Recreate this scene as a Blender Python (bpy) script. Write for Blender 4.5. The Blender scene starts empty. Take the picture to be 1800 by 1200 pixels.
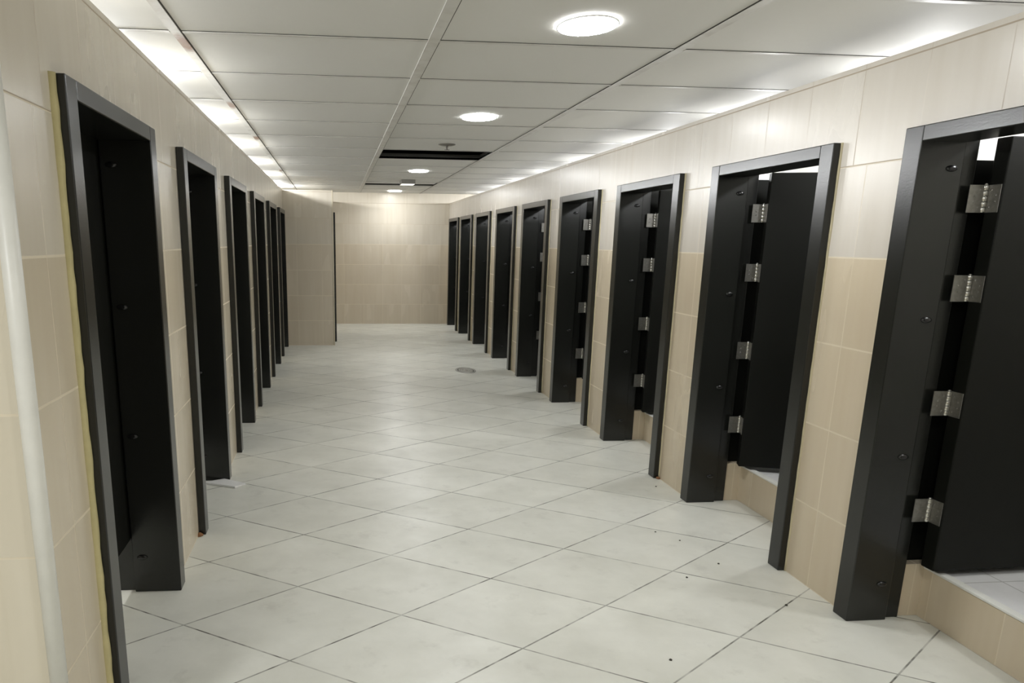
import bpy, bmesh, math, random
from mathutils import Vector, Matrix

random.seed(7)
scene = bpy.context.scene
COL = scene.collection

# ------------------------------------------------------------------ layout (metres)
CAM_H = 1.6402
XR, XL = 2.2711, -0.7611          # front planes of the right and left door frames
WR, WL = XR + 0.04, XL - 0.04     # tiled wall faces
WALL_T = 0.12
WALL_TOP = 2.411
CEIL = 2.588
K = (CEIL - CAM_H) / (2.4066 - CAM_H)
Y_BACK = 16.25
Y_PART = 12.80                    # cross wall at the end of the left row
X_FAR = -0.03                     # face of the left wall beyond the cross wall
Y_CORNER = 2.08
Y_REAR = -2.6
X_SIDE = -3.2
FW, FH, FTOP = 0.10, 0.06, 2.10   # frame face width, header height, frame top
RIGHT_C = [2.506, 4.166, 5.812, 7.471, 9.130, 10.734, 12.375, 13.949, 15.455]
RIGHT_W = 1.195
LEFT_C = [3.090, 4.892, 6.697, 8.493, 10.312, 12.120]
LEFT_W = 1.160
FAR_C = 13.85
BARS = [x * K for x in (-0.588, 0.397, 1.396)]
ROW0, ROW = 3.325 * K, 0.742 * K

# ------------------------------------------------------------------ node helpers
def new_mat(name):
    m = bpy.data.materials.new(name)
    m.use_nodes = True
    nt = m.node_tree
    for n in list(nt.nodes):
        nt.nodes.remove(n)
    out = nt.nodes.new('ShaderNodeOutputMaterial')
    b = nt.nodes.new('ShaderNodeBsdfPrincipled')
    nt.links.new(b.outputs[0], out.inputs[0])
    return m, nt, b

def setv(nt, sock, v):
    if v is None:
        return
    if isinstance(v, bpy.types.NodeSocket):
        nt.links.new(v, sock)
    else:
        sock.default_value = v

def M(nt, op, a, b=None, c=None, clamp=False):
    n = nt.nodes.new('ShaderNodeMath')
    n.operation = op
    n.use_clamp = clamp
    for i, v in enumerate((a, b, c)):
        if v is not None:
            setv(nt, n.inputs[i], v)
    return n.outputs[0]

def MIX(nt, f, a, b, blend='MIX'):
    n = nt.nodes.new('ShaderNodeMix')
    n.data_type = 'RGBA'
    n.blend_type = blend
    setv(nt, n.inputs[0], f)
    setv(nt, n.inputs[6], a)
    setv(nt, n.inputs[7], b)
    return n.outputs[2]

def NOISE(nt, vec, scale, detail=3.0, rough=0.5):
    n = nt.nodes.new('ShaderNodeTexNoise')
    setv(nt, n.inputs['Vector'], vec)
    n.inputs['Scale'].default_value = scale
    n.inputs['Detail'].default_value = detail
    n.inputs['Roughness'].default_value = rough
    return n.outputs[0]

def WHITE(nt, vec):
    n = nt.nodes.new('ShaderNodeTexWhiteNoise')
    n.noise_dimensions = '3D'
    setv(nt, n.inputs['Vector'], vec)
    return n.outputs[0]

def COMB(nt, x, y, z):
    n = nt.nodes.new('ShaderNodeCombineXYZ')
    for i, v in enumerate((x, y, z)):
        setv(nt, n.inputs[i], v)
    return n.outputs[0]

def POS(nt):
    g = nt.nodes.new('ShaderNodeNewGeometry')
    s = nt.nodes.new('ShaderNodeSeparateXYZ')
    nt.links.new(g.outputs['Position'], s.inputs[0])
    sn = nt.nodes.new('ShaderNodeSeparateXYZ')
    nt.links.new(g.outputs['True Normal'], sn.inputs[0])
    return g.outputs['Position'], s.outputs, sn.outputs

def RAMP(nt, v, lo, hi):
    n = nt.nodes.new('ShaderNodeMapRange')
    n.clamp = True
    setv(nt, n.inputs[0], v)
    n.inputs[1].default_value = lo
    n.inputs[2].default_value = hi
    return n.outputs[0]

def BUMP(nt, h, strength, dist=0.002):
    n = nt.nodes.new('ShaderNodeBump')
    n.inputs['Strength'].default_value = strength
    n.inputs['Distance'].default_value = dist
    setv(nt, n.inputs['Height'], h)
    return n.outputs[0]

def srgb(r, g, b):
    f = lambda c: (c / 255 / 12.92) if c / 255 <= 0.04045 else ((c / 255 + 0.055) / 1.055) ** 2.4
    return (f(r), f(g), f(b), 1.0)

def joint(nt, v, width):
    """distance of v (in tile units) to the nearest integer, 1 on the joint"""
    d = M(nt, 'ABSOLUTE', M(nt, 'SUBTRACT', M(nt, 'FRACT', M(nt, 'ADD', v, 0.5)), 0.5))
    return M(nt, 'SUBTRACT', 1.0, RAMP(nt, d, width * 0.5, width))

# ------------------------------------------------------------------ materials
def mat_wall(name, base, upper, off, warm_joint=True):
    m, nt, b = new_mat(name)
    p, s, n = POS(nt)
    use_y = M(nt, 'GREATER_THAN', M(nt, 'ABSOLUTE', n[0]), 0.5)
    a = M(nt, 'ADD', M(nt, 'MULTIPLY', s[1], use_y), M(nt, 'MULTIPLY', s[0], M(nt, 'SUBTRACT', 1.0, use_y)))
    zc = M(nt, 'DIVIDE', s[2], 0.398)
    course = M(nt, 'FLOOR', zc)
    hi = M(nt, 'GREATER_THAN', course, 4.5)
    u = M(nt, 'DIVIDE', M(nt, 'SUBTRACT', a, M(nt, 'ADD', off, M(nt, 'MULTIPLY', hi, 0.096))), 0.39)
    jz = joint(nt, zc, 0.011)
    ju = joint(nt, u, 0.009)
    cell = WHITE(nt, COMB(nt, M(nt, 'FLOOR', u), course, M(nt, 'ADD', 0.5, M(nt, 'MULTIPLY', use_y, 3.0))))
    # vertical travertine-like veins
    sh = M(nt, 'MULTIPLY', cell, 17.0)
    v1 = NOISE(nt, COMB(nt, M(nt, 'ADD', M(nt, 'MULTIPLY', a, 16.0), sh), course, M(nt, 'MULTIPLY', s[2], 0.9)), 1.0, 2.0, 0.5)
    v2 = NOISE(nt, COMB(nt, M(nt, 'ADD', M(nt, 'MULTIPLY', a, 3.0), sh), course, M(nt, 'MULTIPLY', s[2], 0.7)), 1.5, 2.0)
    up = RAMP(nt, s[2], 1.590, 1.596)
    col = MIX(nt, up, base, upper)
    vein = M(nt, 'ADD', M(nt, 'MULTIPLY', v1, 0.5), M(nt, 'MULTIPLY', v2, 0.5))
    col = MIX(nt, RAMP(nt, vein, 0.3, 0.7), MIX(nt, 1.0, col, (0.93, 0.915, 0.89, 1), 'MULTIPLY'), MIX(nt, 0.08, col, (0.85, 0.82, 0.76, 1)))
    col = MIX(nt, M(nt, 'MULTIPLY', cell, 0.07), col, (0.30, 0.24, 0.17, 1))
    patch = NOISE(nt, p, 2.3, 2.0)
    jcol = MIX(nt, hi, srgb(226, 215, 192), srgb(150, 132, 105))
    jm = M(nt, 'MAXIMUM', M(nt, 'MULTIPLY', jz, 0.75), M(nt, 'MULTIPLY', ju, M(nt, 'ADD', 0.12, M(nt, 'MULTIPLY', RAMP(nt, patch, 0.4, 0.6), 0.45))))
    col = MIX(nt, jm, col, jcol)
    nt.links.new(col, b.inputs['Base Color'])
    rr = M(nt, 'ADD', 0.22, M(nt, 'MULTIPLY', v2, 0.08))
    nt.links.new(M(nt, 'ADD', rr, M(nt, 'MULTIPLY', jm, 0.4)), b.inputs['Roughness'])
    nt.links.new(BUMP(nt, M(nt, 'ADD', M(nt, 'MULTIPLY', jm, -0.6), M(nt, 'MULTIPLY', v1, 0.03)), 0.2, 0.002), b.inputs['Normal'])
    b.inputs['Specular IOR Level'].default_value = 0.45
    return m

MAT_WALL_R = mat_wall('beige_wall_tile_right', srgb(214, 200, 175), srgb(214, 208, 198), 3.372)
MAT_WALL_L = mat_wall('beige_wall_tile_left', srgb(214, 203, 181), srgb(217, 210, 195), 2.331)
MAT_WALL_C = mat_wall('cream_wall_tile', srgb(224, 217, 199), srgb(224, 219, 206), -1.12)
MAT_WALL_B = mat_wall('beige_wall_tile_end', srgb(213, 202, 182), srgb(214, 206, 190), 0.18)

def mat_floor():
    m, nt, b = new_mat('white_marble_floor_tile')
    p, s, n = POS(nt)
    ox, oy = -0.6864, 3.2112
    ux, uy, vx, vy = 0.4815, 0.3592, 0.48, -0.3418
    det = ux * vy - uy * vx
    dx = M(nt, 'SUBTRACT', s[0], ox)
    dy = M(nt, 'SUBTRACT', s[1], oy)
    i = M(nt, 'DIVIDE', M(nt, 'SUBTRACT', M(nt, 'MULTIPLY', dx, vy), M(nt, 'MULTIPLY', dy, vx)), det)
    j = M(nt, 'DIVIDE', M(nt, 'SUBTRACT', M(nt, 'MULTIPLY', dy, ux), M(nt, 'MULTIPLY', dx, uy)), det)
    ji = joint(nt, i, 0.0085)
    jj = joint(nt, j, 0.0085)
    cell = WHITE(nt, COMB(nt, M(nt, 'FLOOR', i), M(nt, 'FLOOR', j), 0.0))
    q = COMB(nt, M(nt, 'ADD', s[0], M(nt, 'MULTIPLY', cell, 9.0)), s[1], M(nt, 'MULTIPLY', cell, 5.0))
    n1 = NOISE(nt, q, 2.6, 5.0, 0.6)
    n2 = NOISE(nt, q, 7.0, 4.0, 0.65)
    col = MIX(nt, RAMP(nt, n1, 0.35, 0.68), srgb(226, 226, 217), srgb(211, 211, 201))
    col = MIX(nt, M(nt, 'MULTIPLY', RAMP(nt, n2, 0.58, 0.72), 0.22), col, srgb(165, 163, 152))
    col = MIX(nt, M(nt, 'MULTIPLY', cell, 0.10), col, srgb(190, 188, 176))
    # grime in the joints comes and goes
    g1 = NOISE(nt, p, 3.1, 3.0, 0.6)
    g2 = NOISE(nt, p, 16.0, 2.0, 0.5)
    grime = M(nt, 'ADD', 0.30, M(nt, 'MULTIPLY', RAMP(nt, M(nt, 'ADD', M(nt, 'MULTIPLY', g1, 0.6), M(nt, 'MULTIPLY', g2, 0.4)), 0.40, 0.60), 0.65))
    jm = M(nt, 'MULTIPLY', M(nt, 'MAXIMUM', ji, jj), grime)
    col = MIX(nt, jm, col, srgb(72, 70, 60))
    nt.links.new(col, b.inputs['Base Color'])
    nt.links.new(M(nt, 'ADD', M(nt, 'ADD', 0.24, M(nt, 'MULTIPLY', n1, 0.22)), M(nt, 'MULTIPLY', jm, 0.4)), b.inputs['Roughness'])
    nt.links.new(BUMP(nt, M(nt, 'ADD', M(nt, 'MULTIPLY', jm, -1.0), M(nt, 'MULTIPLY', n1, 0.35)), 0.12, 0.003), b.inputs['Normal'])
    b.inputs['Specular IOR Level'].default_value = 0.4
    return m
MAT_FLOOR = mat_floor()

def mat_ceiling():
    m, nt, b = new_mat('white_ceiling_tile')
    p, s, n = POS(nt)
    bw = BARS[1] - BARS[0]
    cx = M(nt, 'DIVIDE', M(nt, 'SUBTRACT', s[0], BARS[1]), bw)
    cy = M(nt, 'DIVIDE', M(nt, 'SUBTRACT', s[1], ROW0), ROW)
    cell = WHITE(nt, COMB(nt, M(nt, 'FLOOR', cx), M(nt, 'FLOOR', cy), 1.0))
    fine = NOISE(nt, p, 26.0, 4.0, 0.7)
    col = MIX(nt, M(nt, 'MULTIPLY', fine, 0.10), srgb(226, 225, 220), srgb(200, 198, 190))
    col = MIX(nt, M(nt, 'MULTIPLY', cell, 0.10), col, srgb(196, 193, 184))
    nt.links.new(col, b.inputs['Base Color'])
    b.inputs['Roughness'].default_value = 0.75
    nt.links.new(BUMP(nt, fine, 0.15, 0.001), b.inputs['Normal'])
    return m
MAT_CEIL = mat_ceiling()

def mat_bar():
    m, nt, b = new_mat('painted_ceiling_grid')
    p, s, n = POS(nt)
    dirt = NOISE(nt, p, 9.0, 3.0)
    col = MIX(nt, RAMP(nt, dirt, 0.45, 0.75), srgb(214, 212, 206), srgb(194, 190, 181))
    tot = None
    for (rx, ry, wx, wy) in RUST:
        dx = M(nt, 'DIVIDE', M(nt, 'SUBTRACT', s[0], rx), wx)
        dy = M(nt, 'DIVIDE', M(nt, 'SUBTRACT', s[1], ry), wy)
        d = M(nt, 'SQRT', M(nt, 'ADD', M(nt, 'MULTIPLY', dx, dx), M(nt, 'MULTIPLY', dy, dy)))
        d = M(nt, 'ADD', d, M(nt, 'MULTIPLY', M(nt, 'SUBTRACT', NOISE(nt, p, 30.0, 3.0), 0.5), 0.7))
        k = M(nt, 'SUBTRACT', 1.0, RAMP(nt, d, 0.5, 1.15))
        tot = k if tot is None else M(nt, 'MAXIMUM', tot, k)
    col = MIX(nt, M(nt, 'MULTIPLY', tot, 0.95), col, srgb(128, 84, 34))
    nt.links.new(col, b.inputs['Base Color'])
    b.inputs['Roughness'].default_value = 0.5
    return m
RUST = [(-0.588 * K, 3.49 * K, 0.045, 0.20), (-0.588 * K, 4.97 * K, 0.035, 0.16), (-0.592 * K, 6.46 * K, 0.06, 0.15),
        (-0.592 * K, 9.3 * K, 0.04, 0.14)]
MAT_BAR = mat_bar()

def mat_simple(name, col, rough=0.5, metal=0.0, noise=0.0, nscale=20.0, bump=0.0, bscale=60.0, spec=0.5, emit=None, estr=0.0, col2=None):
    m, nt, b = new_mat(name)
    p, s, n = POS(nt)
    if noise > 0:
        f = NOISE(nt, p, nscale, 4.0, 0.6)
        c2 = col2 if col2 else tuple(list(x * (1 - noise) for x in col[:3]) + [1.0])
        nt.links.new(MIX(nt, RAMP(nt, f, 0.35, 0.68), col, c2), b.inputs['Base Color'])
        nt.links.new(M(nt, 'ADD', rough - 0.05, M(nt, 'MULTIPLY', f, 0.1)), b.inputs['Roughness'])
    else:
        b.inputs['Base Color'].default_value = col
        b.inputs['Roughness'].default_value = rough
    b.inputs['Metallic'].default_value = metal
    b.inputs['Specular IOR Level'].default_value = spec
    if bump > 0:
        nt.links.new(BUMP(nt, NOISE(nt, p, bscale, 2.0), bump, 0.003), b.inputs['Normal'])
    if emit:
        b.inputs['Emission Color'].default_value = emit
        b.inputs['Emission Strength'].default_value = estr
    return m

MAT_FRAME = mat_simple('charcoal_gloss_paint', srgb(29, 30, 27), 0.24, bump=0.06, bscale=130, spec=0.5)
MAT_LEAF = mat_simple('charcoal_door_laminate', srgb(19, 20, 16), 0.5, noise=0.10, nscale=6, bump=0.03, bscale=160, spec=0.2)
MAT_SCREW = mat_simple('black_screw_cap', srgb(20, 20, 20), 0.22, noise=0.1, spec=0.6)
MAT_STEEL = mat_simple('brushed_steel', srgb(150, 148, 142), 0.40, metal=0.85, noise=0.22, nscale=70)
MAT_PIN = mat_simple('bright_steel_pin', srgb(205, 204, 198), 0.22, metal=0.9, noise=0.1, nscale=60)
MAT_FOAM = mat_simple('yellowed_sealant', srgb(208, 198, 150), 0.7, noise=0.15, nscale=12, bump=0.4, bscale=45)
MAT_BEAD = mat_simple('cream_sealant', srgb(205, 195, 162), 0.7, noise=0.12, nscale=12, bump=0.3, bscale=45)
MAT_TRIM = mat_simple('white_corner_trim', srgb(232, 232, 226), 0.4, noise=0.06, nscale=12)
MAT_WHITE_TILE = None
MAT_LAMP = mat_simple('lamp_diffuser', (0.9, 0.9, 0.9, 1), 0.4, emit=(0.97, 0.985, 1.0, 1), estr=60.0)
MAT_LAMP_RIM = mat_simple('white_lamp_rim', srgb(235, 235, 232), 0.35, noise=0.04)
MAT_SHADOW_LINE = mat_simple('grid_shadow_line', srgb(72, 70, 64), 0.9, noise=0.2, nscale=6)
MAT_VOID = mat_simple('dark_ceiling_void', srgb(13, 13, 12), 0.9, noise=0.3, nscale=4)  # near-black colour stands in for the shade above the ceiling
MAT_UPSTAND = mat_simple('grey_edge_and_slot_shade', srgb(66, 65, 60), 0.8, noise=0.15, nscale=10)
MAT_SPRINK = mat_simple('dull_chrome', srgb(120, 116, 108), 0.35, metal=0.6, noise=0.2, nscale=40)
MAT_GREY = mat_simple('grey_fitting_plastic', srgb(104, 101, 92), 0.6, noise=0.1, nscale=20)
MAT_LENS = mat_simple('pale_emergency_lens', srgb(235, 235, 225), 0.3, emit=(1, 0.98, 0.92, 1), estr=0.55)
MAT_DRAIN = mat_simple('worn_drain_metal', srgb(176, 174, 166), 0.4, metal=0.4, noise=0.25, nscale=25)
MAT_DRAIN_GAP = mat_simple('dark_drain_gap', srgb(70, 68, 62), 0.8, noise=0.2)
MAT_PAPER = mat_simple('white_sheet', srgb(232, 232, 230), 0.5, noise=0.05, nscale=14)
MAT_GRIT = mat_simple('dark_grit', srgb(62, 58, 50), 0.9, noise=0.3, nscale=80)
MAT_CRUMB = mat_simple('brown_mortar', srgb(150, 108, 74), 0.95, noise=0.3, nscale=90, bump=0.5)
MAT_CREAM = mat_simple('cream_plaster', srgb(226, 216, 194), 0.7, noise=0.05, nscale=5)

def mat_cubicle(name, base, line, size):
    m, nt, b = new_mat(name)
    p, s, n = POS(nt)
    horiz = M(nt, 'GREATER_THAN', M(nt, 'ABSOLUTE', n[2]), 0.5)
    use_y = M(nt, 'GREATER_THAN', M(nt, 'ABSOLUTE', n[0]), 0.5)
    a = M(nt, 'ADD', M(nt, 'MULTIPLY', s[1], use_y), M(nt, 'MULTIPLY', s[0], M(nt, 'SUBTRACT', 1.0, use_y)))
    c = M(nt, 'ADD', M(nt, 'MULTIPLY', s[1], horiz), M(nt, 'MULTIPLY', s[2], M(nt, 'SUBTRACT', 1.0, horiz)))
    jm = M(nt, 'MAXIMUM', joint(nt, M(nt, 'DIVIDE', a, size), 0.010), joint(nt, M(nt, 'DIVIDE', c, size), 0.010))
    f = NOISE(nt, p, 5.0, 5.0, 0.65)
    col = MIX(nt, RAMP(nt, f, 0.35, 0.7), base, tuple([x * 0.90 for x in base[:3]] + [1]))
    col = MIX(nt, M(nt, 'MULTIPLY', jm, 0.7), col, line)
    nt.links.new(col, b.inputs['Base Color'])
    b.inputs['Roughness'].default_value = 0.3
    return m
MAT_CUB_FLOOR = mat_cubicle('white_cubicle_floor_tile', srgb(226, 226, 226), srgb(150, 148, 142), 0.41)
MAT_CUB_WALL = mat_cubicle('white_cubicle_wall_tile', srgb(228, 225, 216), srgb(205, 200, 188), 0.40)

# ------------------------------------------------------------------ mesh helpers
def box(bm, x0, x1, y0, y1, z0, z1):
    vs = [bm.verts.new((x, y, z)) for x in (x0, x1) for y in (y0, y1) for z in (z0, z1)]
    for f in ((0, 1, 3, 2), (4, 6, 7, 5), (0, 4, 5, 1), (2, 3, 7, 6), (0, 2, 6, 4), (1, 5, 7, 3)):
        bm.faces.new([vs[i] for i in f])

def prism(bm, pts, axis, lo, hi):
    """extrude a polygon along an axis; pts are the other two coordinates in x,y,z order"""
    def P(p, t):
        if axis == 'z': return (p[0], p[1], t)
        if axis == 'y': return (p[0], t, p[1])
        return (t, p[0], p[1])
    a = [bm.verts.new(P(p, lo)) for p in pts]
    b = [bm.verts.new(P(p, hi)) for p in pts]
    n = len(pts)
    bm.faces.new(a)
    bm.faces.new(list(reversed(b)))
    for i in range(n):
        bm.faces.new((a[i], a[(i + 1) % n], b[(i + 1) % n], b[i]))

def lathe(bm, prof, cx, cy, seg=48, sx=1.0, sy=1.0, smooth=True):
    """prof: list of (radius, z) from first to last"""
    rings = []
    for r, z in prof:
        if r <= 1e-6:
            rings.append([bm.verts.new((cx, cy, z))])
        else:
            rings.append([bm.verts.new((cx + sx * r * math.cos(2 * math.pi * k / seg), cy + sy * r * math.sin(2 * math.pi * k / seg), z)) for k in range(seg)])
    for A, B in zip(rings, rings[1:]):
        for k in range(seg):
            a0, a1 = A[k % len(A)], A[(k + 1) % len(A)]
            b0, b1 = B[k % len(B)], B[(k + 1) % len(B)]
            vs = []
            for v in (a0, a1, b1, b0):
                if v not in vs:
                    vs.append(v)
            if len(vs) > 2:
                f = bm.faces.new(vs)
                f.smooth = smooth

def tube(bm, pts, r, seg=10, wob=0.0, rnd=None):
    """vertical-ish tube through pts (list of Vector)"""
    prev = None
    for i, p in enumerate(pts):
        d = (pts[min(i + 1, len(pts) - 1)] - pts[max(i - 1, 0)]).normalized()
        up = Vector((1, 0, 0)) if abs(d.x) < 0.9 else Vector((0, 1, 0))
        s = d.cross(up).normalized()
        t = d.cross(s)
        rr = r * (1 + (rnd.uniform(-wob, wob) if rnd else 0))
        ring = [bm.verts.new(p + s * rr * math.cos(2 * math.pi * k / seg) + t * rr * math.sin(2 * math.pi * k / seg)) for k in range(seg)]
        if prev:
            for k in range(seg):
                f = bm.faces.new((prev[k], prev[(k + 1) % seg], ring[(k + 1) % seg], ring[k]))
                f.smooth = True
        else:
            bm.faces.new(ring)
        prev = ring
    bm.faces.new(list(reversed(prev)))

def obj(name, bm, mat, parent=None, bevel=0.0, loc=None):
    bmesh.ops.recalc_face_normals(bm, faces=bm.faces[:])
    me = bpy.data.meshes.new(name)
    bm.to_mesh(me)
    bm.free()
    for mm in (mat if isinstance(mat, (list, tuple)) else [mat]):
        me.materials.append(mm)
    o = bpy.data.objects.new(name, me)
    COL.objects.link(o)
    if parent:
        o.parent = parent
    if loc:
        o.location = loc
    if bevel > 0:
        b = o.modifiers.new('bevel', 'BEVEL')
        b.width = bevel
        b.segments = 2
        b.limit_method = 'ANGLE'
    return o

def tag(o, label, cat, group=None, kind=None):
    o['label'] = label
    o['category'] = cat
    if group: o['group'] = group
    if kind: o['kind'] = kind
    return o

def struct(name, bm, mat, label, cat, bevel=0.0):
    return tag(obj(name, bm, mat, bevel=bevel), label, cat, kind='structure')

def thing(name, label, cat, loc, group=None):
    o = bpy.data.objects.new(name, None)
    o.empty_display_size = 0.1
    COL.objects.link(o)
    o.location = loc
    return tag(o, label, cat, group, 'thing')

def dup(root, loc, label):
    r = root.copy()
    COL.objects.link(r)
    r.location = loc
    r['label'] = label
    for ch in list(root.children):
        c = ch.copy()
        COL.objects.link(c)
        c.parent = r
        for g in list(ch.children):
            d = g.copy()
            COL.objects.link(d)
            d.parent = c
    return r

BM = bmesh.new

# ------------------------------------------------------------------ walls
def row_wall(bm, x0, x1, y0, y1, doors, width, top):
    """wall along y between x0 and x1 with door openings"""
    half = width / 2 - 0.02
    y = y0
    for c in doors:
        if c - half > y:
            box(bm, x0, x1, y, c - half, 0, 2.08)
        y = c + half
    box(bm, x0, x1, y, y1, 0, 2.08)
    box(bm, x0, x1, y0, y1, 2.08, top)

bm = BM(); row_wall(bm, WR, WR + WALL_T, Y_REAR, Y_BACK, RIGHT_C, RIGHT_W, WALL_TOP)
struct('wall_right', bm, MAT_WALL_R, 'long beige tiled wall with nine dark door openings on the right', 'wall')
bm = BM(); row_wall(bm, WL - WALL_T, WL, Y_CORNER, Y_PART, LEFT_C, LEFT_W, WALL_TOP)
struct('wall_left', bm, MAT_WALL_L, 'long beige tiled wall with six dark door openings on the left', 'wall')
bm = BM(); box(bm, X_SIDE, WL - WALL_T, Y_CORNER, Y_CORNER + WALL_T, 0, WALL_TOP)
box(bm, WL - WALL_T, WL - 0.0005, Y_CORNER - 0.0015, Y_CORNER, 0, WALL_TOP)
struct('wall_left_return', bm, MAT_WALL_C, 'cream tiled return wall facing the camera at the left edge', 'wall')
bm = BM(); box(bm, WL - WALL_T, X_FAR - 0.0005, Y_PART, Y_PART + 0.12, 0, WALL_TOP)
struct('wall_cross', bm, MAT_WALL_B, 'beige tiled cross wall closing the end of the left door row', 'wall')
bm = BM(); row_wall(bm, X_FAR - WALL_T, X_FAR, Y_PART + 0.12, Y_BACK, [FAR_C], LEFT_W, WALL_TOP)
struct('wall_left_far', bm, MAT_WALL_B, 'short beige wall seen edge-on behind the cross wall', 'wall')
bm = BM(); box(bm, -2.5, 4.2, Y_BACK, Y_BACK + 0.12, 0, CEIL)
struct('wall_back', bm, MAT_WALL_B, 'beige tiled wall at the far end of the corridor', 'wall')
bm = BM(); box(bm, X_SIDE, 4.2, Y_REAR - 0.12, Y_REAR, 0, CEIL)
struct('wall_rear', bm, MAT_WALL_C, 'cream tiled wall behind the camera', 'wall')
bm = BM(); box(bm, X_SIDE - 0.12, X_SIDE, Y_REAR, Y_BACK, 0, CEIL)
struct('wall_side', bm, MAT_WALL_C, 'cream tiled side wall out of view on the left', 'wall')

# cubicle partitions behind the two rows
PART_TOP = 1.985
PARTS = BM()
def cubicles(name, xa, xb, xo, centres, w, y0, y1, label):
    bm = BM()
    pb = PARTS
    ys = [y0] + [(a + b) / 2 for a, b in zip(centres, centres[1:])] + [y1]
    for y in (ys[1:-1] if xa < 0 else [c + w / 2 + 0.005 for c in centres]):
        box(pb, min(xa, xb), max(xa, xb), y - 0.02, y + 0.02, 0, PART_TOP if (xa < 0 or y < 3.4) else (2.03 if y < 5.0 else 2.12))
    box(bm, min(xb, xo), max(xb, xo), y0, y1, 0, CEIL)
    struct(name, bm, MAT_CUB_WALL, label, 'wall')
cubicles('wall_cubicles_right', WR + WALL_T, 4.05, 4.15, RIGHT_C, RIGHT_W, 1.4, Y_BACK, 'white tiled wall at the back of the right cubicles')
cubicles('wall_cubicles_left', WL - WALL_T, -2.35, -2.45, LEFT_C, LEFT_W, Y_CORNER + 0.12, Y_BACK, 'white tiled wall at the back of the left cubicles')
struct('wall_cubicle_partitions', PARTS, MAT_LEAF, 'dark laminate partitions between the cubicles', 'wall')
bm = BM(); box(bm, WR + WALL_T, 4.05, 1.28, 1.4, 0, CEIL)
struct('wall_cubicles_end', bm, MAT_CUB_WALL, 'white tiled end wall beside the nearest right cubicle', 'wall')

# corner trims
bm = BM(); lathe(bm, [(0.0, 0.0), (0.024, 0.0), (0.024, WALL_TOP), (0.0, WALL_TOP)], WL + 0.001, Y_CORNER - 0.001, 20)
struct('trim_left', bm, MAT_TRIM, 'white corner bead at the left wall edge', 'trim')
bm = BM(); lathe(bm, [(0.0, 0.0), (0.010, 0.0), (0.010, WALL_TOP), (0.0, WALL_TOP)], X_FAR, Y_PART, 16)
struct('trim_far', bm, MAT_CREAM, 'thin cream corner bead on the cross wall edge', 'trim')

# ------------------------------------------------------------------ floor, raised cubicle floors
bm = BM(); box(bm, X_SIDE, 4.2, Y_REAR, Y_BACK, -0.1, 0.0)
struct('floor', bm, MAT_FLOOR, 'white marbled floor tiles laid diagonally with thin dark joints', 'floor')
CURB_X, CURB_Z = 2.635, 0.245
bm = BM()
box(bm, CURB_X + 0.035, 4.05, 1.4, Y_BACK, 0.0, CURB_Z - 0.012)
box(bm, -2.35, XL - 0.62, Y_CORNER + 0.12, Y_PART, 0.0, CURB_Z - 0.012)
struct('floor_raised', bm, MAT_CUB_FLOOR, 'raised white tiled floor inside the cubicles', 'floor')

def step(c, label):
    t = thing('cubicle_step', label, 'step', (CURB_X, c, 0), 'tiled steps inside the right doorways')
    h = RIGHT_W / 2 - 0.06
    b = BM(); box(b, 0, 0.034, -h, h, 0.0, CURB_Z - 0.012)
    obj('riser', b, MAT_WALL_R, t, 0.003)
    b = BM(); box(b, -0.004, 0.036, -h, h, CURB_Z - 0.012, CURB_Z)
    o = obj('edge_strip', b, MAT_TRIM, t, 0.003); o['label'] = 'white top edge strip'
    b = BM(); box(b, -0.096, 0.10, h - 0.008, h + 0.040, 0.0, CURB_Z + 0.010)
    obj('side_return', b, MAT_WALL_R, t, 0.003)
step(RIGHT_C[0], 'beige tiled step in the nearest right doorway, at the photo edge')
step(RIGHT_C[1], 'beige tiled step inside the second doorway along the right wall')
step(RIGHT_C[2], 'beige tiled step inside the third doorway along the right wall')
step(RIGHT_C[3], 'sliver of tiled step inside the fourth doorway along the right wall')

# ------------------------------------------------------------------ ceiling
hx0, hx1 = BARS[1] + 0.02, BARS[2] - 0.02
hr0, hr1 = ROW0 + 5 * ROW + 0.02, ROW0 + 6 * ROW - 0.02
sl_y1 = 11.345 * K; sl_y0 = 10.72 * K
xs = sorted([X_SIDE, hx0, hx1 - 0.035, hx1, 4.2])
ys = sorted([Y_REAR, hr0, hr1, sl_y0, sl_y1 - 0.36, sl_y1, Y_BACK])
bm = BM()
grid = {}
for i, x in enumerate(xs):
    for j, y in enumerate(ys):
        grid[i, j] = bm.verts.new((x, y, CEIL))
def in_hole(x, y):
    if hx0 < x < hx1 and hr0 < y < hr1: return True
    if hx0 < x < hx1 and sl_y1 - 0.36 < y < sl_y1: return True
    if hx1 - 0.035 < x < hx1 and sl_y0 < y < sl_y1: return True
    return False
for i in range(len(xs) - 1):
    for j in range(len(ys) - 1):
        if not in_hole((xs[i] + xs[i + 1]) / 2, (ys[j] + ys[j + 1]) / 2):
            bm.faces.new((grid[i, j], grid[i, j + 1], grid[i + 1, j + 1], grid[i + 1, j]))
o = struct('ceiling', bm, MAT_CEIL, 'suspended ceiling of pale grey tiles', 'ceiling')
sm = o.modifiers.new('thick', 'SOLIDIFY'); sm.thickness = 0.02; sm.offset = 1.0
o.data.update()

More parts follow.
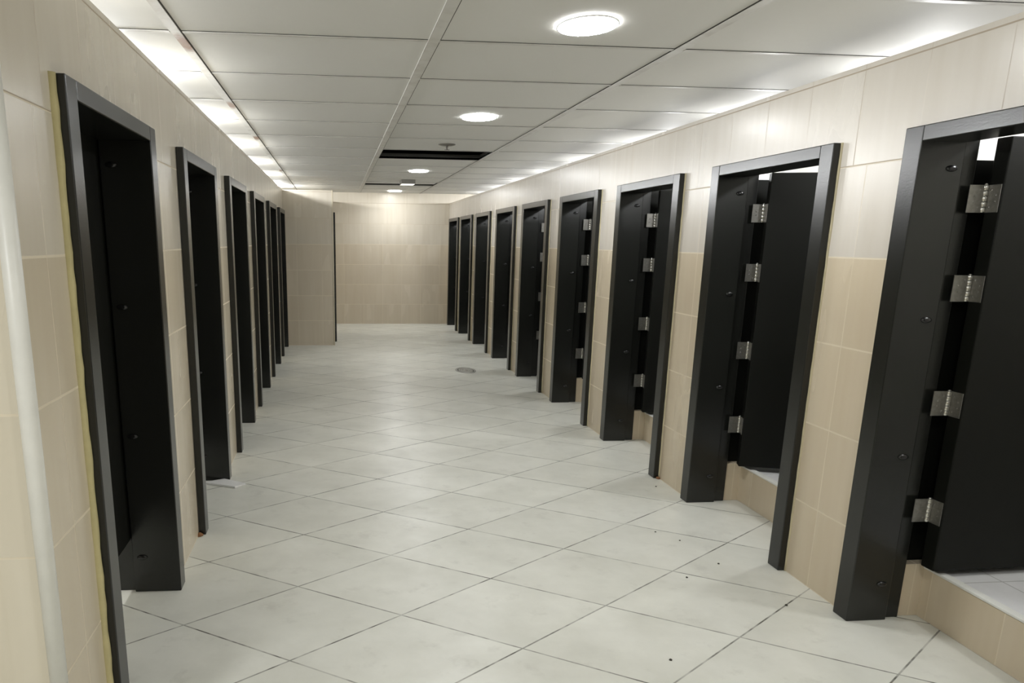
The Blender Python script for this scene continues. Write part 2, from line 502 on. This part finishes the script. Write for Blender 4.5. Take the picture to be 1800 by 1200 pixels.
# exposed grid bars; a dark strip beside each paints in its shadow line
bm = BM(); gb = BM()
zb = CEIL - 0.004
def cut_spans(lo, hi, cuts):
    out = []; a = lo
    for c0, c1 in cuts:
        out.append((a, c0)); a = c1
    out.append((a, hi)); return out
BAR_W = {0: 0.044, 1: 0.056, 2: 0.044}
bw = BARS[1] - BARS[0]
allb = [BARS[0] - 2 * bw, BARS[0] - bw, BARS[0], BARS[1], BARS[2], BARS[2] + bw, BARS[2] + 2 * bw]
for k, x in enumerate(allb):
    w = 0.056 if k == 3 else 0.044
    if x < X_SIDE or x > 4.1: continue
    box(bm, x - w / 2, x + w / 2, Y_REAR + 0.01, Y_BACK - 0.01, zb, CEIL - 0.0005)
    if k == 2: box(gb, x + w / 2, x + w / 2 + 0.008, Y_REAR + 0.01, Y_BACK - 0.01, CEIL - 0.0012, CEIL - 0.0004)
    elif k == 4: box(gb, x - w / 2 - 0.010, x - w / 2, Y_REAR + 0.01, Y_BACK - 0.01, CEIL - 0.0012, CEIL - 0.0004)
    else: box(gb, x + w / 2, x + w / 2 + 0.005, Y_REAR + 0.01, Y_BACK - 0.01, CEIL - 0.0012, CEIL - 0.0004)
r = ROW0 - 8 * ROW
rows = []
while r < Y_BACK - 0.05:
    if r > Y_REAR: rows.append(r)
    r += ROW
for y in rows:
    for a, b in zip([X_SIDE] + allb, allb + [4.15]):
        if b <= X_SIDE or a >= 4.1: continue
        a = max(a, X_SIDE)
        box(bm, a + 0.03, b - 0.03, y - 0.016, y + 0.016, zb + 0.001, CEIL - 0.0005)
        box(gb, a + 0.03, b - 0.03, y - 0.026, y - 0.016, CEIL - 0.0012, CEIL - 0.0004)
struct('trim_ceiling_grid', bm, MAT_BAR, 'painted metal grid of the suspended ceiling with rust stains', 'trim')
struct('trim_ceiling_shadow_lines', gb, MAT_SHADOW_LINE, 'thin dark strips painted as shadow lines along the ceiling grid', 'trim')

# void above the missing tile
bm = BM()
zt = CEIL + 0.55
for (x0, x1, y0, y1) in ((hx0 - 0.3, hx1 + 0.3, hr0 - 0.3, hr1 + 0.3), (hx0 - 0.2, hx1 + 0.2, sl_y0 - 0.2, sl_y1 + 0.2)):
    vs = [bm.verts.new((x, y, z)) for x in (x0, x1) for y in (y0, y1) for z in (CEIL + 0.021, zt)]
    for f in ((0, 1, 3, 2), (4, 6, 7, 5), (0, 4, 5, 1), (2, 3, 7, 6), (1, 5, 7, 3)):
        bm.faces.new([vs[i] for i in f])
struct('ceiling_void', bm, MAT_VOID, 'dark void above the missing ceiling tile', 'ceiling')
bm = BM()
box(bm, hx0, hx1, hr1, hr1 + 0.012, CEIL - 0.003, CEIL + 0.055)
box(bm, hx0 - 0.012, hx0, hr0, hr1, CEIL - 0.003, CEIL + 0.055)
box(bm, hx1, hx1 + 0.012, hr0, hr1, CEIL - 0.003, CEIL + 0.055)
box(bm, hx0, hx1, sl_y1 - 0.006, sl_y1 - 0.001, CEIL - 0.001, CEIL + 0.08)  # dark strips paint shade onto the far and side edges of the slot
box(bm, hx1 - 0.006, hx1 - 0.001, sl_y0, sl_y1 - 0.006, CEIL - 0.001, CEIL + 0.08)
struct('trim_ceiling_opening', bm, MAT_UPSTAND, 'grey edges round the missing ceiling tile and painted shade in the slot', 'trim')

# ------------------------------------------------------------------ doors
SCREW_Z = (1.943, 1.352, 0.768, 0.178)
HINGE_Z = (1.830, 1.480, 1.002, 0.525)

def frame_bm(width, depth, step_x, s, rec=0.022):
    h = width / 2
    b = BM()
    for e in (-1, 1):
        pts = [(0, h), (0, h - FW), (step_x, h - FW), (step_x, h - FW + rec), (depth, h - FW + rec), (depth, h - 0.022), (0.039, h - 0.022), (0.039, h)]
        prism(b, [(s * x, e * y) for x, y in pts], 'z', 0.0, FTOP)
    iz = FTOP - FH
    pts = [(0, FTOP), (0, iz), (step_x, iz), (step_x, iz + 0.018), (depth, iz + 0.018), (depth, FTOP - 0.022), (0.039, FTOP - 0.022), (0.039, FTOP)]
    prism(b, [(s * x, z) for x, z in pts], 'y', -(h - FW), h - FW)
    for e in (-1, 1):
        y0, y1 = sorted((e * (h - FW), e * (h - FW + rec)))
        x0, x1 = sorted((s * step_x, s * depth))
        box(b, x0, x1, y0, y1, iz + 0.018, FTOP - 0.022)
    return b

def screw_bm(face):
    """domed cap on a reveal whose outward normal is face (+1/-1 along y)"""
    b = BM()
    prof = [(1.0, 0.0), (0.97, 0.35), (0.8, 0.7), (0.5, 0.92), (0.0, 1.0)]
    seg = 20; rings = []
    for r_, h_ in prof:
        if r_ == 0: rings.append([b.verts.new((0, face * 0.010, 0))])
        else: rings.append([b.verts.new((0.024 * r_ * math.cos(2 * math.pi * k / seg), face * 0.010 * h_, 0.0125 * r_ * math.sin(2 * math.pi * k / seg))) for k in range(seg)])
    for A, B in zip(rings, rings[1:]):
        for k in range(seg):
            vs = []
            for v in (A[k % len(A)], A[(k + 1) % len(A)], B[(k + 1) % len(B)], B[k % len(B)]):
                if v not in vs: vs.append(v)
            f = b.faces.new(vs); f.smooth = True
    return b

def bead_bm(s, e, width, rad, seed):
    rnd = random.Random(seed)
    b = BM()
    h = width / 2
    pts = [Vector((s * 0.040, e * (h + rad * 0.35) + rnd.uniform(-0.001, 0.001), z * FTOP / 42.0)) for z in range(43)]
    tube(b, pts, rad, 8, 0.12, rnd)
    return b

def hinge_fixed_bm():
    """origin at the pin; fixed plate runs to -x, barrel on the pin"""
    b = BM()
    hh = 0.053
    box(b, -0.070, -0.006, -0.003, 0.001, -hh, hh)
    for q in (-0.033, -0.012, 0.012, 0.033):
        lathe_y(b, -0.022 if abs(q) > 0.02 else -0.046, -0.003, q, 0.0055, -1)
    return b

def lathe_y(b, x, y, z, r, dirn):
    seg = 10
    ring = [b.verts.new((x + r * math.cos(2 * math.pi * k / seg), y, z + r * math.sin(2 * math.pi * k / seg))) for k in range(seg)]
    top = b.verts.new((x, y + dirn * 0.002, z))
    for k in range(seg):
        b.faces.new((ring[k], ring[(k + 1) % seg], top))

def hinge_barrel_bm():
    b = BM()
    hh = 0.053
    z = -hh
    for k in range(5):
        z1 = z + 2 * hh / 5
        lathe(b, [(0.0, z + 0.0008), (0.0105, z + 0.0008), (0.0115, z + 0.003), (0.0115, z1 - 0.003), (0.0105, z1 - 0.0008), (0.0, z1 - 0.0008)], 0, 0, 14)
        z = z1
    lathe(b, [(0.0, hh), (0.008, hh), (0.008, hh + 0.004), (0.0, hh + 0.007)], 0, 0, 12)
    return b

def hinge_plate_bm():
    """plate on the leaf edge, in the leaf's own axes (leaf runs along +x, its thickness towards -y)"""
    b = BM()
    hh = 0.053
    box(b, 0.006, 0.0095, -0.066, -0.004, -hh, hh)
    for q in (-0.033, -0.012, 0.012, 0.033):
        seg = 10; y = -0.022 if abs(q) > 0.02 else -0.046
        ring = [b.verts.new((0.006, y + 0.0055 * math.cos(2 * math.pi * k / seg), q + 0.0055 * math.sin(2 * math.pi * k / seg))) for k in range(seg)]
        top = b.verts.new((0.004, y, q))
        for k in range(seg):
            b.faces.new((ring[k], ring[(k + 1) % seg], top))
    return b

def right_door():
    w, h = RIGHT_W, RIGHT_W / 2
    t = thing('cubicle_doorway', '-', 'door', (XR, 0, 0), 'dark cubicle doors along the right wall')
    fr = obj('door_frame', frame_bm(w, 0.265, 0.19, 1), MAT_FRAME, t, 0.004)
    sb = None
    for e in (1, -1):
        for z in SCREW_Z:
            obj('screw_cap', screw_bm(-e), MAT_SCREW, fr, loc=(0.143, e * (h - FW), z))
    for e in (1, -1):
        o = obj('sealant_bead', bead_bm(1, e, w, 0.007, 5 + e), MAT_BEAD, t)
        o['label'] = 'pale yellow sealant bead'
    px, py = 0.300, h - FW - 0.004
    b = BM(); box(b, 0.0105, 0.955, -0.072, -0.001, 0.265, 2.058)
    obj('door_leaf', b, MAT_LEAF, t, 0.004, loc=(px, py, 0))
    for z in HINGE_Z:
        hg = obj('hinge', hinge_fixed_bm(), MAT_STEEL, t, 0.0008, loc=(px, py, z)); hg['label'] = 'steel butt hinge'
        obj('hinge_plate', hinge_plate_bm(), MAT_STEEL, hg, 0.0008)
        o = obj('hinge_pin', hinge_barrel_bm(), MAT_PIN, hg); o['label'] = 'bright steel hinge barrel'
    return t

def set_angle(t, deg):
    """deg: leaf direction away from straight into the cubicle"""
    for c in t.children:
        if c.name.startswith('door_leaf'):
            c.rotation_euler.z = math.radians(deg)
        if c.name.startswith('hinge'):
            for g in c.children:
                if g.name.startswith('hinge_plate'):
                    g.rotation_euler.z = math.radians(deg)

R_LABELS = [
    'nearest dark door on the right, cut by the photo edge, leaf wide open',
    'second dark door on the right, leaf ajar over a beige tiled step',
    'third dark door along the right wall, leaf ajar, all four steel hinges showing',
    'fourth dark door along the right wall, four steel hinges beside its near jamb',
    'fifth dark door along the right wall, only slivers of its steel hinges showing',
    'sixth dark door along the right wall, no hinges showing',
    'seventh dark door along the right wall, narrow in the distance',
    'eighth dark door along the right wall, next to the last one',
    'last and farthest dark door on the right, beside the far end wall',
]
R_ANG = [2, -17, -12, -14, -10, -16, -9, -13, -15]
rd = right_door()
doors_r = []
for k, c in enumerate(RIGHT_C):
    if k == 0:
        o = rd; o.location = (XR, c, 0); o['label'] = R_LABELS[0]
    else:
        o = dup(rd, (XR, c, 0), R_LABELS[k])
    set_angle(o, R_ANG[k])
    doors_r.append(o)

def left_door():
    w, h = LEFT_W, LEFT_W / 2
    t = thing('cubicle_doorway', '-', 'door', (XL, 0, 0), 'dark cubicle doors along the left wall')
    fr = obj('door_frame', frame_bm(w, 0.34, 0.215, -1), MAT_FRAME, t, 0.004)
    for z in SCREW_Z:
        obj('screw_cap', screw_bm(-1), MAT_SCREW, fr, loc=(-0.170, h - FW, z))
    b = BM(); box(b, -0.262, -0.222, -(h - FW + 0.018), h - FW + 0.018, 0.262, FTOP - FH + 0.014)
    obj('door_leaf', b, MAT_LEAF, t, 0.003)
    return t
L_LABELS = [
    'nearest dark door on the left, thick yellow sealant down its frame, closed leaf',
    'second dark door on the left, a white sheet lying at its foot',
    'third dark door along the left wall',
    'fourth dark door along the left wall',
    'fifth dark door along the left wall, next to the last one before the cross wall',
    'last dark door of the left row, against the beige cross wall',
    'dark door frame seen edge-on behind the cross wall corner',
]
ld = left_door()
for k, c in enumerate(LEFT_C):
    if k == 0:
        o = ld; o.location = (XL, c, 0); o['label'] = L_LABELS[0]
    else:
        o = dup(ld, (XL, c, 0), L_LABELS[k])
far_door = dup(ld, (X_FAR + 0.04, FAR_C, 0), L_LABELS[6])
# the nearest left frame carries a fat bead of foam
o = obj('sealant_bead', bead_bm(-1, -1, LEFT_W, 0.017, 11), MAT_FOAM, ld)
o['label'] = 'thick yellow sealant bead'

# ------------------------------------------------------------------ lamps
LAMPS = [(0.915, 3.005), (0.910, 5.165), (0.932, 9.03), (0.929, 12.55)]
LAMP_LABELS = ['round lit ceiling lamp nearest the camera, the largest in the photo',
               'second round lit ceiling lamp, before the missing ceiling tile',
               'third round lit ceiling lamp, just beyond the missing ceiling tile',
               'farthest round lit ceiling lamp, close to the end wall']
def lamp():
    t = thing('ceiling_lamp', '-', 'light', (0, 0, CEIL), 'round ceiling lamps down the corridor')
    sx, sy = 0.128, 0.165
    b = BM(); lathe(b, [(1.0, 0.0), (1.05, -0.001), (1.05, -0.005), (1.03, -0.007), (1.0, -0.007), (1.0, 0.0)], 0, 0, 56, sx, sy)
    obj('lamp_rim', b, MAT_LAMP_RIM, t)
    b = BM(); lathe(b, [(0.998, -0.0008), (0.998, -0.006), (0.6, -0.0075), (0.0, -0.008)], 0, 0, 56, sx, sy)
    o = obj('diffuser', b, MAT_LAMP, t); o['label'] = 'glowing white diffuser'
    return t
lp = lamp()
for k, (x, y) in enumerate(LAMPS):
    loc = (x * K, y * K, CEIL - 0.004)
    if k == 0: lp.location = loc; lp['label'] = LAMP_LABELS[0]
    else: dup(lp, loc, LAMP_LABELS[k])

def light(name, kind, loc, power, size, color=(0.97, 0.985, 1.0), sy=None):
    d = bpy.data.lights.new(name, kind)
    d.energy = power
    d.color = color
    if kind == 'AREA':
        d.shape = 'DISK'; d.size = size
    else:
        d.shadow_soft_size = size
    o = bpy.data.objects.new(name, d)
    COL.objects.link(o)
    o.location = loc
    return o
P_BACK, P_RIGHT, P_LEFT = 10.5, 15.0, 36.0
for y in (0.9, -1.4):
    light('corridor_lamp_light', 'AREA', (1.13, y, CEIL - 0.012), P_BACK, 0.30)
light('lobby_fill_light', 'AREA', (-1.55, 0.35, CEIL - 0.012), P_BACK * 2.1, 0.30)  # unseen fill light, added to brighten the cream return wall
for c in RIGHT_C:
    light('cubicle_light', 'POINT', (3.15, c, CEIL - 0.16), P_RIGHT, 0.05)
for c in LEFT_C:
    light('cubicle_light', 'POINT', (-1.25, c, CEIL - 0.06), P_LEFT, 0.04)
light('cubicle_light', 'POINT', (-1.0, 14.6, CEIL - 0.06), P_LEFT, 0.05)

# ------------------------------------------------------------------ small ceiling fittings
t = thing('ceiling_sprinkler', 'small dull metal sprinkler head just before the missing ceiling tile', 'sprinkler', (0.908 * K, 6.60 * K, CEIL))
b = BM(); lathe(b, [(0.0, 0.0), (0.088, 0.0), (0.084, -0.007), (0.05, -0.016), (0.028, -0.018), (0.0, -0.018)], 0, 0, 32)
obj('escutcheon', b, MAT_SPRINK, t)
b = BM(); lathe(b, [(0.0, -0.016), (0.011, -0.016), (0.011, -0.036), (0.006, -0.040), (0.006, -0.052), (0.0, -0.052)], 0, 0, 16)
obj('sprinkler_body', b, MAT_SPRINK, t)
b = BM(); lathe(b, [(0.0, -0.050), (0.026, -0.052), (0.027, -0.055), (0.0, -0.056)], 0, 0, 20)
obj('deflector', b, MAT_SPRINK, t)

t = thing('ceiling_emergency_light', 'small grey box fitting with a pale lens, near the far ceiling lamp', 'light', (0.935 * K, 10.30 * K, CEIL))
b = BM(); box(b, -0.110, 0.110, 0.0, 0.34, -0.062, -0.001)
obj('housing', b, MAT_GREY, t, 0.004)
b = BM(); box(b, -0.104, 0.104, 0.006, 0.334, -0.066, -0.062)
o = obj('lens', b, MAT_LENS, t, 0.001); o['label'] = 'pale glowing lens'

# ------------------------------------------------------------------ floor items
t = thing('floor_drain', 'round metal drain cover in the floor by the right doors', 'drain', (1.70, 10.14, 0.0))
b = BM(); lathe(b, [(0.78, 0.001), (0.80, 0.005), (0.98, 0.006), (1.0, 0.001)], 0, 0, 40, 0.135, 0.235)
obj('drain_rim', b, MAT_DRAIN, t)
b = BM(); lathe(b, [(0.0, 0.002), (0.79, 0.002), (0.79, 0.0008), (0.0, 0.0008)], 0, 0, 40, 0.135, 0.235)
obj('drain_gap', b, MAT_DRAIN_GAP, t)
b = BM(); lathe(b, [(0.0, 0.006), (0.18, 0.006), (0.20, 0.004), (0.26, 0.004), (0.28, 0.006), (0.44, 0.006), (0.46, 0.004), (0.5, 0.004), (0.52, 0.006), (0.70, 0.005), (0.71, 0.002)], 0, 0, 40, 0.135, 0.235)
obj('drain_cover', b, MAT_DRAIN, t)

bm = BM()
quad = [(-0.945, 5.330), (-0.705, 5.180), (-0.655, 5.275), (-0.840, 5.420)]
quad = [(-0.930, 5.300), (-0.702, 5.180), (-0.640, 5.255), (-0.80, 5.375)]
prism(bm, quad, 'z', 0.001, 0.014)
tag(obj('loose_sheet', bm, MAT_PAPER, bevel=0.001), 'thin white sheet on the floor at the foot of the second left door', 'sheet', kind='thing')

rnd = random.Random(3)
def pebble(name, x, y, r, mat, label, cat, group, flat=0.6):
    b = BM()
    bmesh.ops.create_icosphere(b, subdivisions=2, radius=r)
    for v in b.verts:
        v.co *= 1 + rnd.uniform(-0.22, 0.22)
        v.co.z = max(v.co.z * flat, -r * 0.3)
    zmin = min(v.co.z for v in b.verts)
    for v in b.verts: v.co += Vector((0, 0, -zmin))
    o = obj(name, b, mat, loc=(x, y, 0.0005))
    return tag(o, label, cat, group, 'thing')
for (x, y) in [(1.853, 4.158), (2.21, 5.018), (2.002, 3.675), (2.089, 3.178), (1.336, 2.743), (-0.959, 3.595), (1.939, 4.015), (1.756, 3.52)]:
    pebble('grit_speck', x, y, rnd.uniform(0.0045, 0.007), MAT_GRIT, 'tiny dark speck of grit on the pale floor tiles', 'grit', 'specks of grit on the floor')
pebble('mortar_crumb', -0.795, 4.296, 0.020, MAT_CRUMB, 'brown crumb of mortar at the foot of the second left door', 'debris', None, 0.7)
pebble('mortar_crumb', 2.300, 5.200, 0.016, MAT_CRUMB, 'brown crumb of mortar at the foot of the third right door', 'debris', None, 0.7)

# ------------------------------------------------------------------ world, camera, view
w = bpy.data.worlds.new('world')
scene.world = w
w.use_nodes = True
bg = w.node_tree.nodes.get('Background') or w.node_tree.nodes.new('ShaderNodeBackground')
bg.inputs[0].default_value = (0.9, 0.95, 1.0, 1)
bg.inputs[1].default_value = 0.02

cam = bpy.data.cameras.new('camera')
co = bpy.data.objects.new('camera', cam)
COL.objects.link(co)
scene.camera = co
F, CX, CY = 1371.92, 732.24, 771.34
cam.sensor_fit = 'HORIZONTAL'
cam.sensor_width = 36.0
cam.lens = 36.0 * F / 1800.0
cam.shift_x = (900.0 - CX) / 1800.0
cam.shift_y = (CY - 600.0) / 1800.0
cam.clip_start = 0.02
yaw, pitch, roll = 0.1037, 0.2467, 0.0104
cy_, sy_ = math.cos(yaw), math.sin(yaw)
cp_, sp_ = math.cos(pitch), math.sin(pitch)
fwd = Vector((sy_ * cp_, cy_ * cp_, -sp_))
right = Vector((cy_, -sy_, 0))
up = right.cross(fwd)
r2 = right * math.cos(roll) + up * math.sin(roll)
u2 = -right * math.sin(roll) + up * math.cos(roll)
mw = Matrix.Identity(4)
for i in range(3):
    mw[i][0] = r2[i]; mw[i][1] = u2[i]; mw[i][2] = -fwd[i]
mw.translation = Vector((0, 0, CAM_H))
co.matrix_world = mw

vs = scene.view_settings
scene.display_settings.display_device = 'sRGB'
vs.view_transform = 'Standard'
vs.look = 'None'
vs.exposure = 0.70
vs.gamma = 1.0
vs.use_curve_mapping = False
